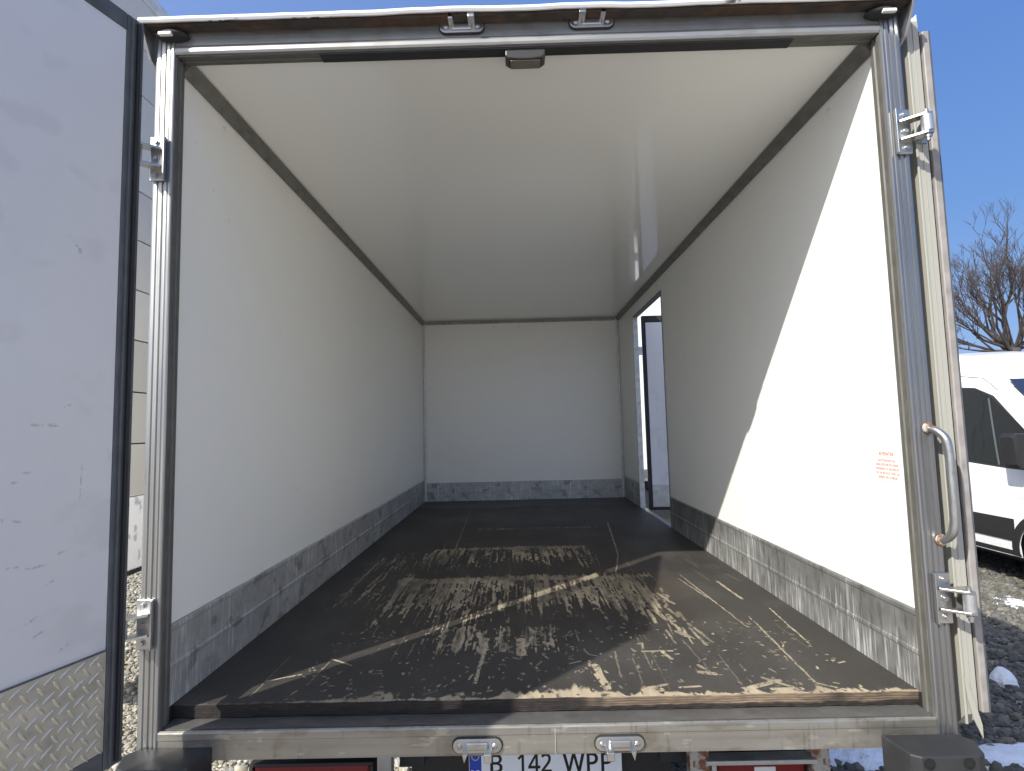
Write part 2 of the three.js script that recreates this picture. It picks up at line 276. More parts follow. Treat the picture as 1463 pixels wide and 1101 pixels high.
  const d = new Uint8Array(w * h * 4), rg = new Uint8Array(w * h * 4), bp = new Uint8Array(w * h * 4);
  for (let j = 0; j < h; j++) for (let i = 0; i < w; i++) {
    const x = (i + .5) / w * W - HW, z = -(j + .5) / h * ZL, o = (j * w + i) * 4;
    const wr = wearAt(x, z, i, j);
    const mesh = (i + j) % 5 === 0 || (i - j + 4000) % 5 === 0 ? 1 : 0;
    const soil = fbm(x * 3, z * 3, 5, 131), dust = sst(.45, .75, fbm(x * 9, z * 5, 5, 132)), grit = noise(i * .6, j * .6, 133);
    const browse = sst(-.35, -.9, z) * (1 - sst(-2.6, -3.1, z)) * sst(.95, .5, Math.abs(x));
    let r = .040 + .026 * (soil - .4) + .014 * dust + .010 * (grit - .5) - .008 * mesh, g = r * .92, b = r * .83;
    r *= 1 - .12 * browse; g *= 1 - .22 * browse; b *= 1 - .32 * browse;
    const wet = sst(-3.62, -3.78, z + .25 * (fbm(x * 4, z * 4, 3, 135) - .5)) * .35; r = mix(r, .10, wet); g = mix(g, .105, wet); b = mix(b, .11, wet);
    const tone = fbm(x * 60, z * 5, 3, 134), age = sst(.35, .7, fbm(x * 4, z * 3, 4, 136)); const f = .72 + .55 * tone;
    const front = sst(-.16, -.04, z) * sst(-.4, .1, x);
    const wR = mix(.38, .40, front) * f, wG = mix(.32, .325, front) * f, wB = mix(.225, .22, front) * f;
    const dk = 1 - .38 * age * (1 - front); r = mix(r, wR * dk, wr); g = mix(g, wG * dk, wr); b = mix(b, wB * dk, wr);
    d[o] = toS(r); d[o + 1] = toS(g); d[o + 2] = toS(b); d[o + 3] = 255;
    rg[o] = rg[o + 1] = rg[o + 2] = 255 * clamp(mix(.60 + .2 * (soil - .5) - .25 * wet, .85, wr)); rg[o + 3] = 255;
    bp[o] = bp[o + 1] = bp[o + 2] = 255 * clamp(.72 - .45 * wr - .2 * mesh + .1 * grit); bp[o + 3] = 255;
  }
  const mk = (a, s) => { const t = new THREE.DataTexture(a, w, h, THREE.RGBAFormat); t.magFilter = THREE.LinearFilter; t.minFilter = THREE.LinearMipmapLinearFilter; t.generateMipmaps = true; if (s) t.colorSpace = THREE.SRGBColorSpace; t.needsUpdate = true; return t; };
  const fm = std({ map: mk(d, true), roughnessMap: mk(rg), roughness: 1, bumpMap: mk(bp), bumpScale: .0018 });
  // top sheet, with a splintered front edge
  const NX = 240, pos = [], uv = [], idx = [];
  const edge = (x) => -.062 - .005 * fbm(x * 30, 1, 4, 141) - .004 * sst(.6, .75, fbm(x * 5, 4, 3, 142));
  for (let i = 0; i <= NX; i++) { const x = -HW + W * i / NX; for (const z of [edge(x), -.12, -L]) { pos.push(x, 0, z); uv.push((x + HW) / W, -z / ZL); } if (i < NX) { const q = i * 3; idx.push(q, q + 3, q + 4, q, q + 4, q + 1, q + 1, q + 4, q + 5, q + 1, q + 5, q + 2); } }
  const g = new THREE.BufferGeometry(); g.setAttribute('position', new THREE.Float32BufferAttribute(pos, 3)); g.setAttribute('uv', new THREE.Float32BufferAttribute(uv, 2)); g.setIndex(idx); g.computeVertexNormals();
  if (g.attributes.normal.getY(0) < 0) { for (let i = 0; i < idx.length; i += 3) [idx[i], idx[i + 1]] = [idx[i + 1], idx[i]]; g.setIndex(idx); g.computeVertexNormals(); }
  const fl = part('cargo_floor', g, fm, truck, 'worn dark plywood cargo floor with bare wood patches');
  const ep = [], eu = [], ei = [], R = 8;
  for (let i = 0; i <= NX; i++) { const x = -HW + W * i / NX; for (let k = 0; k <= R; k++) { ep.push(x, -.034 * k / R, edge(x) + (k === 0 ? 0 : .004 * (noise(x * 70, k * .9, 7) - .5) + .002)); eu.push(x + HW, k / R); } if (i < NX) for (let k = 0; k < R; k++) { const q = i * (R + 1) + k; ei.push(q, q + 1, q + R + 2, q, q + R + 2, q + R + 1); } }
  const eg = new THREE.BufferGeometry(); eg.setAttribute('position', new THREE.Float32BufferAttribute(ep, 3)); eg.setAttribute('uv', new THREE.Float32BufferAttribute(eu, 2)); eg.setIndex(ei); eg.computeVertexNormals();
  const ply = tex(1024, 64, (u, v) => { const x = u * 2.2, l = Math.sin(v * 34 + 1.5 * fbm(x * 6, v * 2, 2, 151)) * .5 + .5, s = fbm(x * 40, v * 7, 4, 152); const k = (.5 + .5 * l) * (.55 + .7 * s) * (.55 + .6 * fbm(x * 3, 1, 3, 153)); const dk = Math.max(sst(.42, .62, fbm(x * 5, 3, 4, 154) + .35 * sst(1.25, .75, x)), sst(.58, .72, v + .25 * (fbm(x * 25, 6, 3, 155) - .5))); return [mix(.26, .040, dk) * k, mix(.19, .031, dk) * k, mix(.125, .025, dk) * k]; }, true, 2.2, 1);  // left end darkened in the colour for the door shadow; lower rim darker too
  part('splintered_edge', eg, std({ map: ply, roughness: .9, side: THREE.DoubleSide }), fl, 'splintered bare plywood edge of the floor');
  part('floor_underside', box(-HW, HW, -.06, -.035, -L, -.072), M.dark, fl);
}
// walls and ceiling
const wl = part('side_wall', box(-HW - .038, -HW, -.002, H + .06, -L - .05, -.0465), M.grpWall, truck, 'white left inner wall of the cargo box');
const wr = part('side_wall', extX([[-.0465, -.002], [-.0465, H + .06], [-L - .05, H + .06], [-L - .05, -.002], [-3.46, -.002], [-3.46, 1.766], [-2.475, 1.766], [-2.475, -.002]], HW, HW + .038), M.grpWall, truck, 'white right inner wall with side door opening');
part('front_wall', box(-HW, HW, -.06, H, -L - .05, -L), M.grpWall, truck);
part('ceiling', box(-HW, HW, H, H + .06, -L - .05, -.0465), M.grp, truck, 'glossy white ceiling of the cargo box');
{ // scuffs and the printed notice on the right wall
  const st = canvasTex(512, 512, (c, w, h) => {
    c.fillStyle = '#eceade'; c.fillRect(0, 0, w, h); c.fillStyle = '#a3001f'; c.textAlign = 'center';
    c.font = 'bold 78px sans-serif'; c.fillText('ATENTIE', w / 2, 84); c.font = 'bold 54px sans-serif';
    ['AUTOVEHICUL', 'FARA SISTEM DE FRAN.', 'NUMARUL SI INCARCAT', 'SE VA BLOCA USA LA', 'MERS IN CURSA'].forEach((s, i) => c.fillText(s, w / 2, 190 + i * 72, w * .96));
  });
  const g = new THREE.PlaneGeometry(.104, .090).rotateY(-Math.PI / 2).translate(HW - .0015, .622, -.128);
  part('warning_sticker', g, std({ map: st, roughness: .7 }), wr, 'small notice printed in red on the right wall');
}
// corner rails and trims
const railProf = (s) => [[s * (HW - .001), H - .001], [s * (HW - .001), H - .036], [s * (HW - .005), H - .038], [s * (HW - .018), H - .024], [s * (HW - .021), H - .018], [s * (HW - .037), H - .005], [s * (HW - .035), H - .001]];
for (const s of [-1, 1]) part('ceiling_rail', extZ(s > 0 ? railProf(s) : railProf(s).reverse(), -L + .001, -.047), M.rail, truck);
part('front_ceiling_rail', extX([[-L + .001, H - .002], [-L + .001, H - .03], [-L + .03, H - .002]], -HW + .036, HW - .036), M.trim, truck);
for (const s of [-1, 1]) {
  const pr = [[s * (HW - .001), -L + .001], [s * (HW - .028), -L + .001], [s * (HW - .027), -L + .006], [s * (HW - .010), -L + .010], [s * (HW - .006), -L + .027], [s * (HW - .001), -L + .028]];
  part('corner_trim', extY(s > 0 ? pr : pr.reverse(), .001, H - .039), M.trim, truck);
}
const kickProf = (s, h) => { const x = (d) => s * (HW - d); const p = [[x(.001), .001], [x(.005), .001], [x(.005), h * .44], [x(.008), h * .46], [x(.008), h * .50], [x(.005), h * .52], [x(.005), h - .018], [x(.008), h - .014], [x(.008), h - .004], [x(.005), h], [x(.001), h + .002]]; return p; };
const kp = (s) => (s > 0 ? kickProf(s, .225) : kickProf(s, .225).reverse());
part('kick_plate', extZ(kp(-1), -L + .03, -.048), M.kick, truck, 'scuffed grey metal strip along the left wall foot');
part('kick_plate', extZ(kp(1), -2.47, -.048), M.kickSunlit, truck, 'scratched grey metal strip along the right wall foot');
part('kick_plate', extZ(kp(1), -L + .03, -3.465), M.kick, truck);
part('kick_plate', extX([[-L + .001, .001], [-L + .006, .001], [-L + .006, .085], [-L + .009, .088], [-L + .009, .098], [-L + .006, .1], [-L + .006, .192], [-L + .001, .194]], -HW + .03, HW - .03), M.kick, truck, 'scuffed grey metal strip along the front wall foot');
// side door opening frame
part('door_jamb', box(HW - .004, HW + .042, -.03, 1.766, -2.483, -2.4745), M.rubberGrey, truck);
part('door_jamb', box(HW - .006, HW + .040, -.03, 1.766, -3.4605, -3.447), M.trim, truck);
part('door_jamb', box(HW - .004, HW + .042, 1.7595, 1.768, -3.446, -2.484), M.rubberGrey, truck);
part('door_sill', box(HW + .001, HW + .045, -.04, -.002, -3.446, -2.484), M.aluX, truck);

// rear frame
function postProf(s) {
  const e = (d) => s * (1.113 - d);
  const p = [[e(0), -.0459], [e(0), -.012], [e(.004), -.003], [e(.010), 0], [e(.018), 0], [e(.0195), -.003], [e(.0225), -.003], [e(.024), 0], [e(.033), 0], [e(.0345), -.0035], [e(.0385), -.0035], [e(.040), 0], [e(.047), 0], [e(.0485), -.0025], [e(.0515), -.0025], [e(.053), .0015], [e(.058), .0025], [e(.0615), .0015], [s * XO, -.002],
    [s * (XO + .0015), -.0458], [s * 1.1, -.0458]];
  return s < 0 ? p : p.reverse();
}
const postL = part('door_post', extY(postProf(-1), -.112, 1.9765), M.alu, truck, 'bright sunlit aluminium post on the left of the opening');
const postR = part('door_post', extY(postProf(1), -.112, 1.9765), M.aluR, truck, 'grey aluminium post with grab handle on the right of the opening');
for (const s of [-1, 1]) { const q = (d) => s * (XO - d), p = [[q(-.004), -.0035], [q(.003), -.0045], [q(.003), -.014], [q(.0005), -.016], [q(.0005), -.024], [q(.004), -.027], [q(.004), -.034], [q(.0005), -.036], [q(.0005), -.0455], [q(-.004), -.0455]]; part('jamb_seal', extY(s > 0 ? p.reverse() : p, -.036, HO - .005), M.jamb, s < 0 ? postL : postR); }
const header = part('header', extX([[-.0458, 1.9765], [-.004, 1.9765], [-.001, 1.93], [.0015, 1.925], [.004, 1.918], [.003, 1.908], [-.001, HO], [-.0458, HO]].reverse(), -XO + .0005, XO - .0005), M.aluX, truck, 'aluminium header above the opening');
part('header_seal', extX([[-.006, HO - .0015], [-.0065, HO - .004], [-.018, HO - .004], [-.020, HO - .0015], [-.030, HO - .0015], [-.032, HO - .005], [-.0455, HO - .005], [-.0455, HO + .001], [-.006, HO + .001]].reverse(), -XO + .006, XO - .006), M.jamb, header);
part('dark_strip', box(-.62, .80, HO - .0085, HO - .0046, -.045, -.008, .001), M.rubber, header);  // black strip along the middle of the header underside
const sill = part('sill', extX([[-.066, -.062], [-.066, -.0395], [-.012, -.0400], [-.004, -.0370], [0, -.0395], [.0015, -.043], [.0015, -.060], [0, -.062], [0, -.1125], [-.006, -.1145], [-.066, -.1145]], -XO + .0005, XO - .0005), M.sill, truck, 'scuffed aluminium sill below the opening');
part('sill_channel', box(-XO + .001, XO - .001, -.0392, -.0365, -.0655, -.0125), std({ color: lin(.20, .195, .185), metalness: .6, roughness: .6, map: T.mott }), sill, 'dirty grey ledge behind the sill lip');
part('weld_seam', box(.028, .030, -.112, -.045, .0012, .0026), M.trim, sill);
{ // dented rain lip
  const K = [[-1.13, 0], [-.75, 0], [-.45, .002], [-.30, .010], [-.22, .013], [-.08, .005], [0, .001], [.12, .009], [.22, .007], [.32, -.001], [.42, -.002], [.52, .004], [.65, .007], [.8, .002], [1.13, 0]];
  const dy = (x) => { for (let i = 0; i < K.length - 1; i++) if (x <= K[i + 1][0]) return mix(K[i][1], K[i + 1][1], sst(K[i][0], K[i + 1][0], x)); return 0; };
  const prof = [[-.10, 1.9785], [.038, 1.9785], [.041, 1.970], [.047, 1.9685], [.051, 1.974], [.050, 1.982], [.043, 1.987], [.0, 1.992], [-.10, 2.01]];
  const N = 160, pos = [], idx = [], P = prof.length;
  for (let i = 0; i <= N; i++) { const x = -1.13 + 2.26 * i / N; for (const [z, y] of prof) { const f = .36 * sst(-.03, .035, z); pos.push(x, y + dy(x) * f + .0015 * f * (noise(x * 30, 1, 3) - .5), z + f * (.006 * (noise(x * 3, 2, 4) - .5) + .003 * (noise(x * 25, 2, 5) - .5))); } if (i < N) for (let k = 0; k < P; k++) { const a = i * P + k, b = i * P + (k + 1) % P; idx.push(a, b, b + P, a, b + P, a + P); } }
  const c0 = pos.length / 3; for (const [x, base] of [[-1.13, 0], [1.13, N * P]]) for (let k = 1; k < P - 1; k++) x < 0 ? idx.push(base, base + k + 1, base + k) : idx.push(base, base + k, base + k + 1);
  const g = new THREE.BufferGeometry(); g.setAttribute('position', new THREE.Float32BufferAttribute(pos, 3)); g.setIndex(idx);
  const lip = part('rain_lip', boxUV(toCreasedNormals(g, .7)), std({ roughness: .45, side: THREE.DoubleSide, map: tex(1024, 128, (u, v) => { const c = sst(.60, .68, fbm(u * 60, v * 10, 4, 171, 60, 10)) * sst(.5, .6, fbm(u * 7 + 3, 1, 3, 172, 7)); const k = .78 * (1 + .06 * (fbm(u * 30, v * 6, 3, 173, 30, 6) - .5)); return [mix(k, .10, c), mix(k, .085, c), mix(k * .98, .07, c)]; }, true, 2.3, .3) }), truck, 'dented white rain lip along the roof edge');
  for (const s of [-1, 1]) {
    const t = [[.045, 1.9775], [.043, 1.955], [.004, 1.885], [-.03, 1.87], [-.03, 1.9775]];
    part('lip_gusset', extX(t, s * 1.1235 - .004, s * 1.1235 + .004, .001), M.steel, lip);
  }
}
part('lip_shade_strip', box(-1.115, 1.115, 1.9665, 1.9772, .0045, .036), std({ roughness: .9, map: tex(512, 128, (u, v) => { const k = .5 + fbm(u * 30, v * 6, 5, 211, 30, 6), r = sst(.4, .7, fbm(u * 12, v * 3, 4, 212, 12, 3)); return [mix(.05, .085, r) * k, mix(.042, .05, r) * k, mix(.036, .032, r) * k]; }, true, 1, .2) }), header, 'dark brown strip standing for the shade under the rain lip');  // shade under the lip put into the dark brown of this strip
for (const s of [-1, 1]) { // marker lamps under the lip
  const m = part('marker_lamp', new THREE.SphereGeometry(1, 28, 16).scale(.046, .0135, .028).translate(s * 1.050, 1.9515, .008), M.rubber, truck);
  part('lens', box(s * 1.060 - .020, s * 1.060 + .020, 1.938, 1.949, .026, .0375, .003), std({ color: lin(.75, .74, .70), roughness: .2 }), m);
}
{ // round-ended black lamp hanging below the header
  const p = [[-.061, 1.902], [-.060, 1.876], [-.05, 1.868], [-.02, 1.864], [.02, 1.864], [.05, 1.868], [.060, 1.876], [.061, 1.902]];
  const m = part('cargo_lamp', extZ(p, -.062, -.012, .004), std({ color: lin(.04, .038, .034), roughness: .45 }), truck, 'small dark lamp under the middle of the header');
  part('lens', box(-.045, .045, 1.8612, 1.865, -.056, -.018, .0015), std({ color: lin(.16, .15, .12), roughness: .25 }), m);
}
// hinges
function hinge(s, y0, zb, xb) {
  const x = s * 1.090, pl = part('hinge', box(x - .0225, x + .0225, y0 - .067, y0 + .067, .0005, .008, .0025), M.zinc, truck);
  for (const dy of [-.050, 0, .050]) {
    part('bolt', merge([cyl(.0075, .007, x + s * .004, y0 + dy, .0115, 'z', .0065, 6), cyl(.0105, .002, x + s * .004, y0 + dy, .0088, 'z')]), M.steel, pl);
  }
  part('flange', box(x - s * .0225 - .0022, x - s * .0225 + .0022, y0 - .066, y0 + .066, .004, .017, .001), M.zinc, pl);
  for (const dy of [.027, -.027]) {
    const a = [[x - s * .018, .006], [x + s * .020, .006], [xb + s * .010, zb - .012], [xb + s * .015, zb], [xb + s * .008, zb + .013], [xb - s * .008, zb + .012], [x - s * .016, .018]];
    part('arm', extY(s > 0 ? a : a.reverse(), y0 + dy - .0035, y0 + dy + .0035, .001), M.zinc, pl);
  }
  part('barrel', cyl(.0150, .046, xb, y0, zb, 'y', .0150, 28), std({ color: lin(.72, .72, .72), metalness: .85, roughness: .42, map: T.mott }), pl);
  part('pin', merge([cyl(.006, .090, xb, y0 - .004, zb), cyl(.0095, .006, xb, y0 - .037, zb, 'y', .0095, 6)]), M.steel, pl);
  return pl;
}
hinge(-1, 1.575, .044, -1.128); hinge(-1, .250, .044, -1.128);
hinge(1, 1.590, .046, 1.129); hinge(1, .275, .046, 1.129);
// latch keepers
function keeper(x, y, up, flip) {
  const a = .047, r = .0165, sh = new THREE.Shape(); sh.absarc(a, 0, r, -Math.PI / 2, Math.PI / 2); sh.absarc(-a, 0, r, Math.PI / 2, Math.PI * 1.5);
  const g = new THREE.ExtrudeGeometry(sh, { depth: .003, bevelEnabled: true, bevelSize: .002, bevelThickness: .0015, bevelSegments: 2 }).translate(x, y, .0035);
  const k = part('latch_keeper', boxUV(g), M.zinc, truck);
  part('backing', boxUV(new THREE.ExtrudeGeometry(sh, { depth: .002, bevelEnabled: true, bevelSize: .005, bevelThickness: .0005 }).translate(x, y, .001)), M.rubber, k);
  part('saddle', box(x - .030, x + .030, y - .011 - up * .002, y + .009 - up * .002, .004, .013, .004), M.zinc, k);
  for (const q of [-1, 1]) part('screw', merge([new THREE.SphereGeometry(.008, 14, 8, 0, 6.3, 0, 1.57).scale(1, .5, 1).rotateX(Math.PI / 2).translate(x + q * a, y, .007), cyl(.0035, .001, x + q * a, y, .0112, 'z', .0035, 6)]), M.steel, k);
  part('stop_tab', box(x + flip * .030 - .010, x + flip * .030 + .010, y + up * .002 - (up < 0 ? .022 : 0), y + up * .002 + (up > 0 ? .018 : 0), .006, .042, .002), M.zinc, k);
  const t = [[x - flip * .038, y + up * .004], [x - flip * .024, y + up * .004], [x - flip * .033, y + up * .026]];
  part('stop_fin', extZ(t, .006, .036), M.zinc, k);
}
keeper(-.188, 1.957, 1, 1); keeper(.199, 1.960, 1, -1);
keeper(-.181, -.085, -1, 1); keeper(.201, -.086, -1, -1);
// grab handle
{
  const h = part('grab_handle', tube([[1.092, .735, -.002], [1.099, .728, .020], [1.107, .708, .039], [1.110, .68, .044], [1.110, .60, .045], [1.1095, .52, .045], [1.109, .48, .043], [1.107, .452, .036], [1.104, .434, .018], [1.102, .428, -.002]], .0106, 70, 14), std({ color: lin(.50, .50, .49), metalness: .9, roughness: .36, map: T.mott }), postR, 'bent steel grab handle on the right post');
  for (const [x, y] of [[1.092, .735], [1.102, .428]]) part('weld', boxUV(new THREE.SphereGeometry(.0165, 14, 10).scale(1, 1, .4).translate(x, y, .003)), M.rust, postR);
}
part('side_reflector', box(1.114, 1.121, .10, .26, -.06, -.03, .002), std({ color: lin(.55, .20, .02), roughness: .3 }), postR, 'orange side reflector strip');
for (const s of [-1, 1]) part('corner_filler', box(Math.min(s * 1.0512, s * 1.096), Math.max(s * 1.0512, s * 1.096), -.1145, -.0022, -.080, -.0462), M.black, s < 0 ? postL : postR);
part('blue_sticker', box(1.1135, 1.1165, 1.73, 1.86, -.075, -.025, .001), std({ color: lin(.03, .05, .22), roughness: .4 }), postR, 'dark blue sticker strip');

// rear left door, swung open
T.doorPanel = tex(1024, 1024, (() => {
  const S = [[.229, .797, .177, .794, .006], [.20, .795, .185, .80, .008], [.147, 1.231, .14, 1.22, .012], [.236, .479, .19, .48, .005], [.161, .499, .15, .502, .006], [.177, .713, .173, .712, .006], [.263, .671, .25, .672, .006], [.238, .691, .225, .69, .004], [.204, .327, .18, .335, .006], [.153, .277, .135, .285, .006], [.26, .49, .24, .488, .005], [.12, .62, .118, .70, .003], [.19, .43, .17, .44, .004], [.30, .60, .24, .585, .007], [.16, .84, .15, .845, .005], [.22, .36, .2, .37, .005]];
  return (u, v) => {
    const x = u * 1.25, y = v * 2.0; let s = 0; for (const [a, b, c, d, w] of S) { const dx = c - a, dy = d - b, t = clamp(((x - a) * dx + (y - b) * dy) / (dx * dx + dy * dy + 1e-9)); const q = Math.hypot(x - a - t * dx, (y - b - t * dy) * 1.2) + .004 * (noise(x * 300, y * 300, 3) - .5); s = Math.max(s, .30 * (1 - sst(w * .1, w * .7, q)) * sst(.3, .6, noise(x * 190, y * 120, 6))); }
    const sm = sst(.60, .78, fbm(x * 9, y * 12, 4, 181)) * .07, k = 1 + .05 * (fbm(x * 3, y * 3, 4, 182) - .5) - sm - s;
    return [.72 * k, .705 * k, .70 * k];
  };
})());
T.doorPanel.repeat.set(1 / 1.25, 1 / 2.0);
M.doorPanel = std({ map: T.doorPanel, roughness: .38 });
{
  const DW = 1.17, y0 = -.05, y1 = 1.915, th = 17 * Math.PI / 180, t = .062;
  const d = part('rear_door', merge([box(.0475, DW - .0475, y0 + .0475, y1 - .0475, .004, .011), box(.085, DW - .0475, y0 + .0475, y1 - .0475, .0115, t - .012)]), M.doorPanel, truck, 'left rear door swung open, seen from its scuffed white inner side');
  d.position.set(-1.072, G, .10); d.rotation.y = -(Math.PI / 2 + th);
  for (const [a, b] of [[0, 1], [1, 0]]) {
    const x0 = a ? DW - .047 : 0;
    part('edge_frame', box(x0, x0 + .047, y0, y1, .0, a ? t - .008 : .011, .003), M.rubberGrey, d);
  }
  part('edge_frame', box(.0475, DW - .0475, y1 - .047, y1, 0, .011, .003), M.rubberGrey, d);
  part('edge_frame', box(.0475, DW - .0475, y0, y0 + .047, 0, .011, .003), M.rubberGrey, d);
  // lip of the rubber seal
  part('seal_lip', box(.014, .022, y0 + .01, y1 - .01, -.010, .002, .003), M.rubber, d);
  part('seal_lip', box(.030, .036, y0 + .01, y1 - .01, -.006, .002, .002), M.rubberGrey, d);
  const tp = part('tread_plate', box(.049, DW - .049, y0 + .049, .236, -.0005, .0035), std({ color: lin(.84, .80, .70), metalness: .72, roughness: .38, map: T.mott }), d, 'bright aluminium checker plate across the foot of the left door');
  part('plate_edge', box(.049, DW - .049, .2362, .2392, -.002, .0035), M.rubberGrey, d);
  const loz = [], L1 = new THREE.SphereGeometry(1, 10, 6, 0, Math.PI * 2, 0, Math.PI / 2).rotateX(-Math.PI / 2);
  const px = .032, py = .0195; let row = 0;
  for (let y = y0 + .058; y < .228; y += py, row++) for (let x = .060 + (row % 2) * px / 2, k = 0; x < DW - .06; x += px, k++) {
    const g = L1.clone().scale(.0152, .0040, .0022).rotateZ((row % 2) ? -.62 : .62 + .35).translate(x, y, -.0004); loz.push(g);
  }
  const lm = part('raised_tread', merge(loz), tp.material, tp); lm.userData.kind = 'stuff';
  for (const yy of [1.575, .25]) part('hinge_leaf', extY([[-.040, .072], [.085, t - .011], [.16, t - .011], [.16, t - .005], [.083, t - .005], [-.040, .080]].reverse(), yy - .022, yy + .022), M.zinc, d);
  part('lock_rod', merge([cyl(.012, 1.95, DW - .16, .93, t + .022), cyl(.012, 1.95, DW - .30, .93, t + .022)]), M.zinc, d);
  part('lock_handle', box(DW - .34, DW - .10, .28, .31, t + .02, t + .05, .006), M.zinc, d);
}
// rear right door, folded back along the outside of the box
{
  const zf = -.028, zb = -1.15;
  const d = part('rear_door', extX([[zf, -.045], [zf, 1.955], [zf - .05, 1.955], [zb, 1.94], [zb, -.085], [zf - .03, -.085]], 1.150, 1.186), M.cream, truck, 'right rear door folded back, seen edge on');
  part('edge_bead', box(1.148, 1.1545, -.07, 1.93, zf - .001, zf + .004, .0015), M.cream, d);
  part('edge_bead', box(1.1675, 1.1695, -.06, 1.95, zf + .0002, zf + .0025, .0008), M.cream, d);
  part('top_corner', extZ([[1.1515, 1.9552], [1.186, 1.9552], [1.186, 1.978], [1.179, 1.970]], zf - .03, zf - .002), M.paintWhite, d);
  part('edge_gap', box(1.1862, 1.1985, -.06, 1.93, zb, zf - .012), M.rubber, d);
  part('inner_frame', box(1.1987, 1.2195, -.045, 1.925, zb, zf - .001, .004), std({ color: lin(.34, .315, .29), roughness: .5, map: T.mott }), d);
  part('edge_frame', box(1.2197, 1.2275, -.05, 1.93, zb, zf - .006, .003), M.rubberGrey, d);
  const fp = new THREE.Shape([[1.1495, .060], [1.154, .0], [1.166, -.055], [1.1868, -.105], [1.1872, -.070], [1.173, -.012], [1.160, .035]].map((p) => new THREE.Vector2(...p)));
  part('peeled_strip', boxUV(new THREE.ExtrudeGeometry(fp, { depth: .003, bevelEnabled: false }).translate(0, 0, zf + .006)), M.cream, d);
  for (const yy of [1.590, .275]) part('hinge_leaf', extY([[1.124, .040], [1.134, .044], [1.160, zf + .006], [1.180, zf + .006], [1.180, zf + .0005], [1.152, zf + .0005]], yy - .020, yy + .020), M.zinc, d);
}
// side door, swung out at the front edge of its opening
{
  const x0 = 1.155, x1 = 2.12, y0 = -.035, y1 = 1.785, zf = -3.5;
  const d = part('side_door', box(x0 + .032, x1 - .03, y0 + .03, y1 - .066, zf - .05, zf - .004), M.doorPanel, truck, 'narrow side door swung out beyond the right wall opening');
  part('edge_frame', box(x0, x0 + .032, y0, y1, zf - .052, zf, .005), M.rubber, d);
  part('edge_frame', box(x1 - .03, x1, y0, y1, zf - .052, zf, .005), M.rubber, d);
  part('edge_frame', box(x0 + .0325, x1 - .0305, y1 - .066, y1, zf - .052, zf, .005), M.rubber, d);
  part('edge_frame', box(x0 + .0325, x1 - .0305, y0, y0 + .03, zf - .052, zf, .005), M.rubber, d);
  part('tread_plate', box(x0 + .034, x1 - .032, y0 + .032, .195, zf - .0038, zf - .001), std({ color: lin(.55, .55, .52), metalness: .7, roughness: .5, map: T.mott, bumpMap: T.mottR, bumpScale: .003 }), d);
  for (const y of [.3, 1.45]) part('hinge_leaf', box(1.10, x0 + .01, y - .04, y + .04, zf - .03, zf - .02), M.steel, d);
}
// bumper blocks, lamps, plate and chassis below the sill
function bumperBlock(s) {
  const top = -.078, zf = .098, pts = [[s * 1.098, .001], [s * 1.120, .030], [s * 1.100, .085], [s * 1.075, zf], [s * .935, zf], [s * .915, .085], [s * .9, .001]];
  const b = part('bumper_block', extY(s > 0 ? pts : pts.reverse(), -.175, top, .004), M.bumper, truck, s > 0 ? 'black rubber bumper block with two bolt holes, right' : 'black rubber bumper block at the left post foot');
  for (const x of [.952, 1.050]) { part('bolt_hole', new THREE.CylinderGeometry(.0135, .0135, .02, 20, 1, true).rotateX(Math.PI / 2).translate(s * x, -.095, zf + .0015 - .009), std({ color: lin(.01, .01, .01), roughness: .9, side: THREE.DoubleSide }), b); part('bolt', merge([cyl(.0132, .001, s * x, -.095, zf + .0006, 'z'), cyl(.006, .004, s * x, -.099, zf + .002, 'z', .005, 6)]), std({ color: lin(.008, .008, .008), roughness: .9 }), b); }
}
bumperBlock(1); bumperBlock(-1);
function tailLamp(x0, x1, s) {
  const z = -.26, yt = -.286, f = part('tail_lamp', box(x0, x1, yt - .13, yt, z - .06, z, .01), phy({ color: lin(.16, .0015, .002), roughness: .5 }), truck, s < 0 ? 'red tail lamp, left' : 'red tail lamp, right');
  part('bezel', merge([box(x0 - .012, x1 + .012, yt + .0005, yt + .010, z - .06, z + .006, .002), box(x0 - .012, x0 - .0005, yt - .13, yt, z - .06, z + .006, .002), box(x1 + .0005, x1 + .012, yt - .13, yt, z - .06, z + .006, .002)]), M.rubber, f);
  if (s > 0) part('clear_lens', box(x0 + (x1 - x0) * .42, x0 + (x1 - x0) * .66, yt - .125, yt - .028, z - .004, z + .003, .003), phy({ color: lin(.7, .7, .68), roughness: .15, clearcoat: 1 }), f);
}
tailLamp(-.915, -.545, -1); tailLamp(.545, .825, 1);
for (const [a, b, s] of [[-.515, -.470, 0], [.455, .515, 1], [.83, .885, 2]]) part('lamp_bracket', box(a, b, -.42, -.12, -.27, -.23, .004), s ? M.rust : std({ color: lin(.42, .40, .36), roughness: .6, map: T.mott }), truck);
part('lamp_guard', merge([box(.50, .84, -.283, -.269, -.262, -.215, .003), box(.52, .535, -.42, -.2835, -.262, -.225, .003)]), M.trim, truck, 'worn white guard bar over the right tail lamp');
part('dark_backing', box(-.80, .80, -.31, -.10, -.37, -.335), M.dark, truck);  // added dark sheet standing for the dark space behind the lamps
part('underrun_beam', box(-1.0, 1.0, -.60, -.50, -.52, -.44, .01), M.dark, truck);
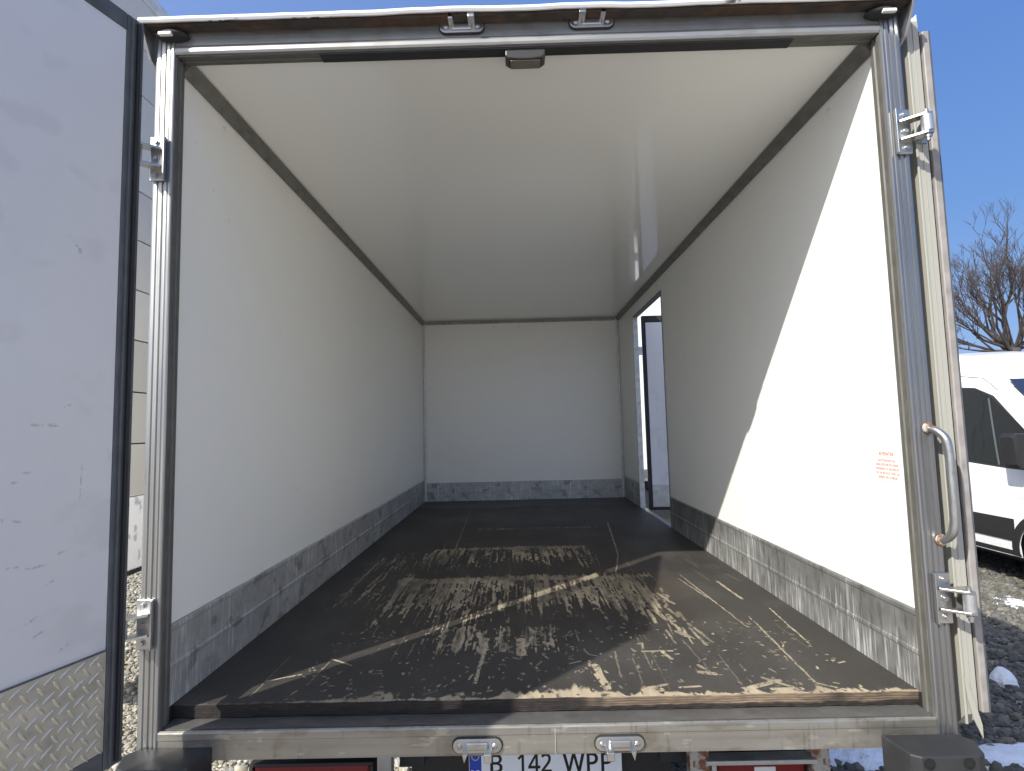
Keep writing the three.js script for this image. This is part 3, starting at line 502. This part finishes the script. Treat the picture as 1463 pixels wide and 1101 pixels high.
{
  const pt = canvasTex(1040, 220, (c, w, h) => {
    c.fillStyle = '#e9ecef'; c.fillRect(0, 0, w, h); c.fillStyle = '#1a45b0'; c.fillRect(0, 0, 82, h);
    c.fillStyle = '#f4d64a'; for (let i = 0; i < 12; i++) { c.beginPath(); c.arc(41 + 24 * Math.sin(i * Math.PI / 6), 62 - 24 * Math.cos(i * Math.PI / 6), 4, 0, 7); c.fill(); }
    c.fillStyle = '#e8ecf2'; c.font = 'bold 52px sans-serif'; c.textAlign = 'center'; c.fillText('RO', 41, 190);
    c.fillStyle = '#101214'; c.font = '170px sans-serif'; c.textAlign = 'left'; c.fillText('B', 128, 172); c.fillText('142', 320, 172, 250); c.fillText('WPP', 640, 172, 350);
    c.strokeStyle = '#101214'; c.lineWidth = 5; c.strokeText('B', 128, 172); c.strokeText('142', 320, 172, 250); c.strokeText('WPP', 640, 172, 350);
  });
  const p = part('number_plate', box(-.2465, .2735, -.4295, -.3195, -.402, -.4, .001), M.paintWhite, truck, 'white number plate with a blue band');
  part('plate_print', new THREE.PlaneGeometry(.516, .106).translate(.0135, -.3745, -.3992), std({ map: pt, roughness: .35 }), p);
  p.rotation.set(0, 0, 0);
}
part('plate_backing', box(-.45, .45, -.62, -.25, -.47, -.44), M.black, truck);
part('chassis_rail', merge([box(-.46, -.38, -.32, -.10, -4.2, -.3), box(.38, .46, -.32, -.10, -4.2, -.3), box(-1.0, 1.0, -.16, -.1, -.62, -.54), box(-1, 1, -.16, -.1, -2, -1.92)]), M.dark, truck);
function wheel(parent, name, r, w, x, y, z) {
  const tyre = part(name, boxUV(new THREE.LatheGeometry([[r * .58, -w / 2], [r * .9, -w / 2], [r * .975, -w * .42], [r, -w * .3], [r, w * .3], [r * .975, w * .42], [r * .9, w / 2], [r * .58, w / 2]].map((p) => new THREE.Vector2(...p)), 48).rotateZ(Math.PI / 2).translate(x, y, z)), M.rubber, parent);
  part('rim', boxUV(new THREE.LatheGeometry([[.02, w * .3], [r * .2, w * .34], [r * .3, w * .18], [r * .5, w * .22], [r * .56, w * .45], [r * .6, w * .45], [r * .6, -w * .45]].map((p) => new THREE.Vector2(...p)), 32).rotateZ(x < 0 ? Math.PI / 2 : -Math.PI / 2).translate(x, y, z)), M.steel, tyre);
}
for (const s of [-1, 1]) wheel(truck, 'wheel', .38, .2, s * .86, -G + .38, -1.75);
part('axle', cyl(.06, 1.6, 0, -G + .38, -1.75, 'x'), M.dark, truck);
for (const s of [-1, 1]) part('mudguard', box(s * .86 - .13, s * .86 + .13, -.5, -.12, -1.28, -1.265), M.black, truck);

// ---------------------------------------------------------------- neighbouring trailer on the left
{
  const t = thing('cargo_trailer', 'tall pale plank-sided trailer parked beside the open left door', 'trailer', [-3.15, 0, -4.6]);
  const X1 = 1.15, X0 = -1.15, Z1 = 3.82, Z0 = -5.6, yb = 1.47, n = 10, ph = .262, g = .006;
  const M2 = std({ color: lin(.56, .58, .60), roughness: .55, map: T.mott }), pm = [0, 1, 2].map((k) => std({ color: lin(.46 - .03 * k, .45 - .03 * k, .43 - .03 * k), roughness: .6 }));
  part('core', box(X0 + .02, X1 - .02, yb, yb + n * ph + .08, Z0, Z1 - .01), M.dark, t);
  for (let i = 0; i < n; i++) part('plank', box(X1 - .02, X1, yb + i * ph, yb + (i + 1) * ph - g, Z0, Z1, .003), pm[i % 3], t);
  for (let i = 0; i < n; i++) part('plank', box(X0 + .0005, X1 - .0205, yb + i * ph, yb + (i + 1) * ph - g, Z1 - .0095, Z1 + .012, .003), pm[(i + 1) % 3], t);
  part('roof_edge', box(X0, X1 + .004, yb + n * ph, yb + n * ph + .085, Z0, Z1 + .013, .01), M2, t);
  part('lower_rail', box(X1 - .04, X1 + .006, 1.10, yb - .008, Z0, Z1 - .34, .01), std({ roughness: .35, map: tex(512, 128, (u, v) => { const c = sst(.60, .72, fbm(u * 60, v * 10, 4, 191, 60, 10)); const k = mix(.80, .45, c); return [k, k * 1.01, k * 1.05]; }, true, 2, .5) }), t, 'scuffed white lower rail of the trailer');
  part('lower_lip', box(X1 - .04, X1 + .010, 1.080, 1.0995, Z0, Z1 - .34, .004), M.black, t);
  for (const z of [-2.6, -3.7]) for (const s of [-1, 1]) wheel(t, 'wheel', .48, .3, s * .95, .48, z);
  part('chassis_rail', merge([box(-.5, -.42, .8, 1.08, Z0, 0), box(.42, .5, .8, 1.08, Z0, 0)]), M.dark, t);
}
// ---------------------------------------------------------------- white truck ahead, seen through the side door
{
  const t = thing('parked_box_truck', 'sunlit white box truck seen through the side door opening', 'truck', [2.5, 0, -9.6]);
  part('cargo_box', box(-1.15, 1.15, .95, 4.05, -2.4, 2.4, .02), M.paintWhite, t);
  part('rear_door', box(-1.08, -.006, 1.02, 3.96, 2.401, 2.425, .006), M.paintWhite, t); part('rear_door', box(.006, 1.08, 1.02, 3.96, 2.401, 2.425, .006), M.paintWhite, t);
  part('rear_sill', box(-1.14, 1.14, .84, .949, 2.2, 2.43, .01), M.aluX, t);
  for (const s of [-1, 1]) { part('tail_lamp', box(s * .95 - .12, s * .95 + .12, .66, .80, 2.3, 2.38, .01), std({ color: lin(.4, .01, .01), roughness: .3 }), t); wheel(t, 'wheel', .4, .22, s * .92, .4, .9); wheel(t, 'wheel', .4, .22, s * .92, .4, -3.2); }
  part('cab', box(-1.0, 1.0, .5, 2.4, -4.4, -2.45, .12), M.paintWhite, t);
}
// ---------------------------------------------------------------- white van on the right
{
  const van = thing('white_van', 'white high roof van with black mirror parked on gravel to the right', 'van', [5.92, 0, -5.22]);
  const ZF = 2.72, ZR = -2.72, paint = phy({ color: lin(.80, .81, .82), roughness: .38, clearcoat: .6, clearcoatRoughness: .12, side: THREE.DoubleSide });
  const top = [[ZR, 2.05], [ZR + .05, 2.35], [ZR + .25, 2.50], [-.8, 2.55], [.2, 2.53], [.65, 2.46], [.95, 2.30], [1.18, 2.08], [1.95, 1.36], [2.05, 1.31], [2.45, 1.14], [2.62, 1.0], [ZF, .85], [ZF + .01, .6]];
  const yT = (z) => { for (let i = 0; i < top.length - 1; i++) if (z <= top[i + 1][0]) return mix(top[i][1], top[i + 1][1], clamp((z - top[i][0]) / (top[i + 1][0] - top[i][0]))); return .6; };
  const wZ = (z) => z > 1.2 ? 1 - .16 * Math.pow((z - 1.2) / 1.52, 2.2) : z < -2.4 ? 1 - .04 * Math.pow((-2.4 - z) / .32, 2) : 1;
  const hw = (y, z) => { const up = y > 1.22 ? 1.0 - .155 * Math.pow((y - 1.22) / 1.3, 1.15) : 1.0 - .05 * Math.pow(Math.max(0, .72 - y) / .4, 2) + .018 * Math.exp(-Math.pow((y - 1.02) / .12, 2)) - .012 * Math.exp(-Math.pow((y - .88) / .07, 2)); return 1.02 * up * wZ(z); };
  const zw = [1.70, -1.58], RA = .43;
  const yB = (z) => { let b = .34; for (const c of zw) { const q = RA * RA - (z - c) * (z - c); if (q > 0) b = Math.max(b, .36 + Math.sqrt(q)); } return b; };
  const N = 300, K = 26, C = 14, pos = [], idx = [], R = 2 * (K + C);
  for (let i = 0; i <= N; i++) {
    const z = mix(ZR, ZF, i / N), yt = yT(z), yb = Math.min(yB(z), yt - .05), r = Math.min(.17, (yt - yb) * .45); const half = [];
    for (let k = 0; k < K; k++) { const y = mix(yb, yt - r, k / (K - 1)); half.push([hw(y, z), y]); }
    const x1 = hw(yt - r, z); for (let k = 1; k <= C; k++) { const a = k / C; if (a < .6) { const q = a / .6 * Math.PI / 2; half.push([x1 - r * 1.1 * (1 - Math.cos(q)), yt - r + r * .86 * Math.sin(q)]); } else { const q = (a - .6) / .4; half.push([(x1 - r * 1.1) * (1 - q), yt - r * .14 * (1 - q) * (1 - q)]); } }
    for (const [x, y] of half) pos.push(-x, y, z); for (const [x, y] of half.slice().reverse()) pos.push(x, y, z);
    if (i < N) for (let k = 0; k < R - 1; k++) { const q = i * R + k; idx.push(q, q + R, q + R + 1, q, q + R + 1, q + 1); }
  }
  for (const i of [0, N]) { const c = pos.length / 3; pos.push(0, 1.0, i ? ZF : ZR); for (let k = 0; k < R; k++) { const a = i * R + k, b = i * R + (k + 1) % R; i ? idx.push(c, b, a) : idx.push(c, a, b); } }
  const bg = new THREE.BufferGeometry(); bg.setAttribute('position', new THREE.Float32BufferAttribute(pos, 3)); bg.setIndex(idx);
  part('body', toCreasedNormals(bg, .6), paint, van);
  const glass = phy({ color: lin(.008, .011, .012), roughness: .04, specularIntensity: .45, side: THREE.DoubleSide }), gasket = std({ color: lin(.02, .02, .02), roughness: .5, side: THREE.DoubleSide });
  const onSide = (pts, off, s = -1) => {   // a polygon of (z, y) laid on the body side
    let g = new THREE.ShapeGeometry(shp(pts)); g = g.toNonIndexed(); let p = g.attributes.position, arr = []; const tri = [];
    for (let i = 0; i < p.count; i += 3) tri.push([0, 1, 2].map((k) => [p.getX(i + k), p.getY(i + k)]));
    let cur = tri; for (let it = 0; it < 4; it++) { const nx = []; for (const t of cur) { const l = [0, 1, 2].map((k) => Math.hypot(t[k][0] - t[(k + 1) % 3][0], t[k][1] - t[(k + 1) % 3][1])); const m = l.indexOf(Math.max(...l)); if (l[m] < .12) { nx.push(t); continue; } const a = t[m], b = t[(m + 1) % 3], c = t[(m + 2) % 3], q = [(a[0] + b[0]) / 2, (a[1] + b[1]) / 2]; nx.push([a, q, c], [q, b, c]); } cur = nx; }
    for (const t of cur) for (const [z, y] of t) arr.push(s * (hw(y, z) + off), y, z);
    const o = new THREE.BufferGeometry(); o.setAttribute('position', new THREE.Float32BufferAttribute(arr, 3)); o.computeVertexNormals(); return o;
  };
  const win = [[-.05, 2.06], [.55, 2.08], [.86, 2.05], [1.05, 1.95], [1.52, 1.52], [1.56, 1.40], [1.50, 1.24], [1.2, 1.25], [.55, 1.30], [-.05, 1.36]];
  const gro = (p, d) => { const cz = p.reduce((a, q) => a + q[0], 0) / p.length, cy = p.reduce((a, q) => a + q[1], 0) / p.length; return p.map(([z, y]) => [z + Math.sign(z - cz) * d, y + Math.sign(y - cy) * d]); };
  const strip = (a, b, w) => { const dx = b[0] - a[0], dy = b[1] - a[1], l = Math.hypot(dx, dy), nx = -dy / l * w / 2, ny = dx / l * w / 2; return [[a[0] + nx, a[1] + ny], [b[0] + nx, b[1] + ny], [b[0] - nx, b[1] - ny], [a[0] - nx, a[1] - ny]]; };
  for (const s of [-1, 1]) {
    const wn = part('door_window', onSide(gro(win, .022), .003, s), gasket, van);
    part('pane', onSide(win, .006, s), glass, wn);
    part('window_bar', onSide(strip([1.02, 1.95], [1.16, 1.255], .022), .009, s), std({ color: lin(.10, .11, .11), roughness: .5, side: THREE.DoubleSide }), wn);
    part('side_trim', onSide([[-1.1, .73], [1.27, .725], [1.25, .50], [-1.1, .50]], .012, s), M.black, van);
    part('sill_trim', onSide([[-1.12, .40], [1.25, .40], [1.27, .35], [-1.12, .35]], .004, s), M.black, van);
    const arch = []; for (let k = 0; k <= 20; k++) { const a = Math.PI * k / 20; arch.push([1.70 - Math.cos(a) * .505, .36 + Math.sin(a) * .50]); } for (let k = 20; k >= 0; k--) { const a = Math.PI * k / 20; arch.push([1.70 - Math.cos(a) * .428, .36 + Math.sin(a) * .43]); }
    part('wheel_arch', onSide(arch, .018, s), M.black, van);
    const seams = [[[-.12, .42], [-.12, 2.2]], [[-.12, 2.2], [.6, 2.21]], [[.6, 2.21], [.93, 2.16]], [[.93, 2.16], [1.12, 2.03]], [[1.60, 1.40], [1.58, 1.0]], [[1.58, 1.0], [1.5, .95]]];
    const dg = seams.map(([a, b]) => onSide(strip(a, b, .007), .0015, s)); part('door_gap', mergeGeometries(dg.map((g) => { g.deleteAttribute('uv'); return g; })), gasket, van);
    const hx = s * (hw(1.12, .1) + .018); part('door_handle', box(hx - .015, hx + .015, 1.08, 1.12, 0, .2, .012), M.black, van);
    const gx = hw(1.3, 1.45);
    const mp = [[0, -.16], [.20, -.165], [.235, -.13], [.25, .13], [.215, .17], [.03, .165], [0, .13]].map(([a, b]) => [s * (gx + .02 + a), 1.42 + b]);
    const mr = part('wing_mirror', boxUV(toCreasedNormals(ext(s > 0 ? mp : mp.reverse(), .17, .03), .6).translate(0, 0, 1.45)), std({ color: lin(.014, .014, .015), roughness: .6 }), van, s < 0 ? 'large black wing mirror on the near side' : undefined);
    part('mirror_glass', box(s * (gx + .125) - .08, s * (gx + .125) + .08, 1.31, 1.55, 1.440, 1.449, .003), std({ color: lin(.7, .7, .7), metalness: 1, roughness: .04 }), mr);
    part('mirror_arm', box(Math.min(s * (gx - .05), s * (gx + .10)), Math.max(s * (gx - .05), s * (gx + .10)), 1.285, 1.345, 1.48, 1.56, .01), M.black, mr);
    part('headlamp', onSide([[2.12, 1.02], [2.58, .98], [2.60, .80], [2.3, .84]], .006, s), phy({ color: lin(.6, .62, .63), roughness: .1, clearcoat: 1, side: THREE.DoubleSide }), van);
    for (const z of zw) wheel(van, 'wheel', .345, .215, s * .86, .345, z);
  }
  { // windscreen: a sheet laid on the raked front
    const p = [], ii = [], NU = 20, NV = 10; for (let j = 0; j <= NV; j++) for (let i = 0; i <= NU; i++) { const z = mix(1.14, 1.90, j / NV), y = yT(z), x = mix(-1, 1, i / NU) * (hw(y - .12, z) - .10); const bul = .02 * (1 - Math.pow(x, 2)); p.push(x, y - .002 + bul * .4 + .012, z + .006); if (i < NU && j < NV) { const q = j * (NU + 1) + i; ii.push(q, q + 1, q + NU + 2, q, q + NU + 2, q + NU + 1); } }
    const g = new THREE.BufferGeometry(); g.setAttribute('position', new THREE.Float32BufferAttribute(p, 3)); g.setIndex(ii); g.computeVertexNormals(); part('windscreen', g, phy({ color: lin(.015, .02, .035), roughness: .05, clearcoat: 1, side: THREE.DoubleSide }), van);
  }
  part('grille', box(-.55, .55, .62, .84, ZF - .01, ZF + .03, .01), M.black, van);
  part('front_bumper', box(-.84, .84, .34, .58, ZF - .12, ZF + .05, .04), M.black, van);
  part('underbody', box(-.8, .8, .26, .5, -2.5, 2.5), M.dark, van);
}
// ---------------------------------------------------------------- bare pollarded tree behind the van
{
  const tree = thing('bare_tree', 'leafless tree with fanned branches rising behind the white van', 'tree', [14.0, 0, -13.5]);
  const bark = std({ map: tex(128, 256, (u, v) => { const k = .5 + .7 * fbm(u * 10, v * 30, 4, 201, 10, 30); return [.095 * k, .080 * k, .077 * k]; }, true, .4, .8), roughness: .95 });
  seed = 4242;
  const limbs = [], twigs = [];
  const seg = (list, a, b, c, r0, r1, rs) => {
    const cv = new THREE.QuadraticBezierCurve3(a, b, c), n = list === limbs ? 7 : 4, pos = [], nor = [], uv = [], id = []; const fr = cv.computeFrenetFrames(n);
    for (let i = 0; i <= n; i++) { const p = cv.getPoint(i / n), r = mix(r0, r1, i / n); for (let k = 0; k <= rs; k++) { const t = k / rs * 2 * Math.PI, nx = fr.normals[i].clone().multiplyScalar(Math.cos(t)).addScaledVector(fr.binormals[i], Math.sin(t)); pos.push(p.x + nx.x * r, p.y + nx.y * r, p.z + nx.z * r); nor.push(nx.x, nx.y, nx.z); uv.push(k / rs * .3, i / n); if (i < n && k < rs) { const q = i * (rs + 1) + k; id.push(q, q + rs + 2, q + rs + 1, q, q + 1, q + rs + 2); } } }
    const g = new THREE.BufferGeometry(); g.setAttribute('position', new THREE.Float32BufferAttribute(pos, 3)); g.setAttribute('normal', new THREE.Float32BufferAttribute(nor, 3)); g.setAttribute('uv', new THREE.Float32BufferAttribute(uv, 2)); g.setIndex(id); list.push(g);
  };
  const V = (x, y, z) => new THREE.Vector3(x, y, z);
  function grow(p, dir, len, r, lvl) {
    const up = V(0, 1, 0), bend = V(rr(-.25, .25), rr(-.05, .3), rr(-.25, .25)); const mid = p.clone().addScaledVector(dir, len * .5).addScaledVector(bend, -len * .12), e = p.clone().addScaledVector(dir, len).addScaledVector(bend, len * .12);
    seg(lvl < 2 ? limbs : twigs, p, mid, e, r, r * (lvl < 4 ? .68 : .6), lvl < 2 ? 8 : lvl < 4 ? 5 : 3);
    if (lvl >= 7 || (lvl >= 4 && rnd() < .16)) return;
    const n = lvl < 3 ? 3 : lvl < 5 ? (rnd() < .5 ? 3 : 2) : 3;
    for (let i = 0; i < n; i++) { const d = dir.clone().addScaledVector(V(rr(-1, 1), rr(-.35, .8), rr(-1, 1)), lvl < 2 ? .48 : .62).addScaledVector(up, .10).normalize(); grow(i === 0 ? e : p.clone().lerp(e, rr(.5, 1)), d, len * rr(.62, .84), Math.max(.0042, r * rr(.52, .66)), lvl + 1); }
  }
  seg(limbs, V(.15, -.1, 0), V(0, 2, .1), V(0, 3.62, 0), .30, .15, 12);
  for (const [x, y, z] of [[-.9, .62, .1], [-.62, .9, -.2], [-.35, 1, .2], [-.1, 1, -.15], [.2, 1, .25], [.5, .9, -.1], [.85, .7, .2], [.15, .85, -.7], [-.3, .8, .7], [-1, .22, .25], [1, .3, -.2], [-.8, .45, -.5], [-1, .02, .1], [-.75, .75, .4]]) { const d = V(x, y, z).normalize(); grow(V(x * .11, 3.42 + .22 * rnd(), z * .11), d, rr(.88, 1.15), rr(.036, .062), 1); }
  part('trunk', merge(limbs), bark, tree); part('crown', merge(twigs), bark, tree);
  console.log('twigs', twigs.length);
}
renderer.render(scene, camera);
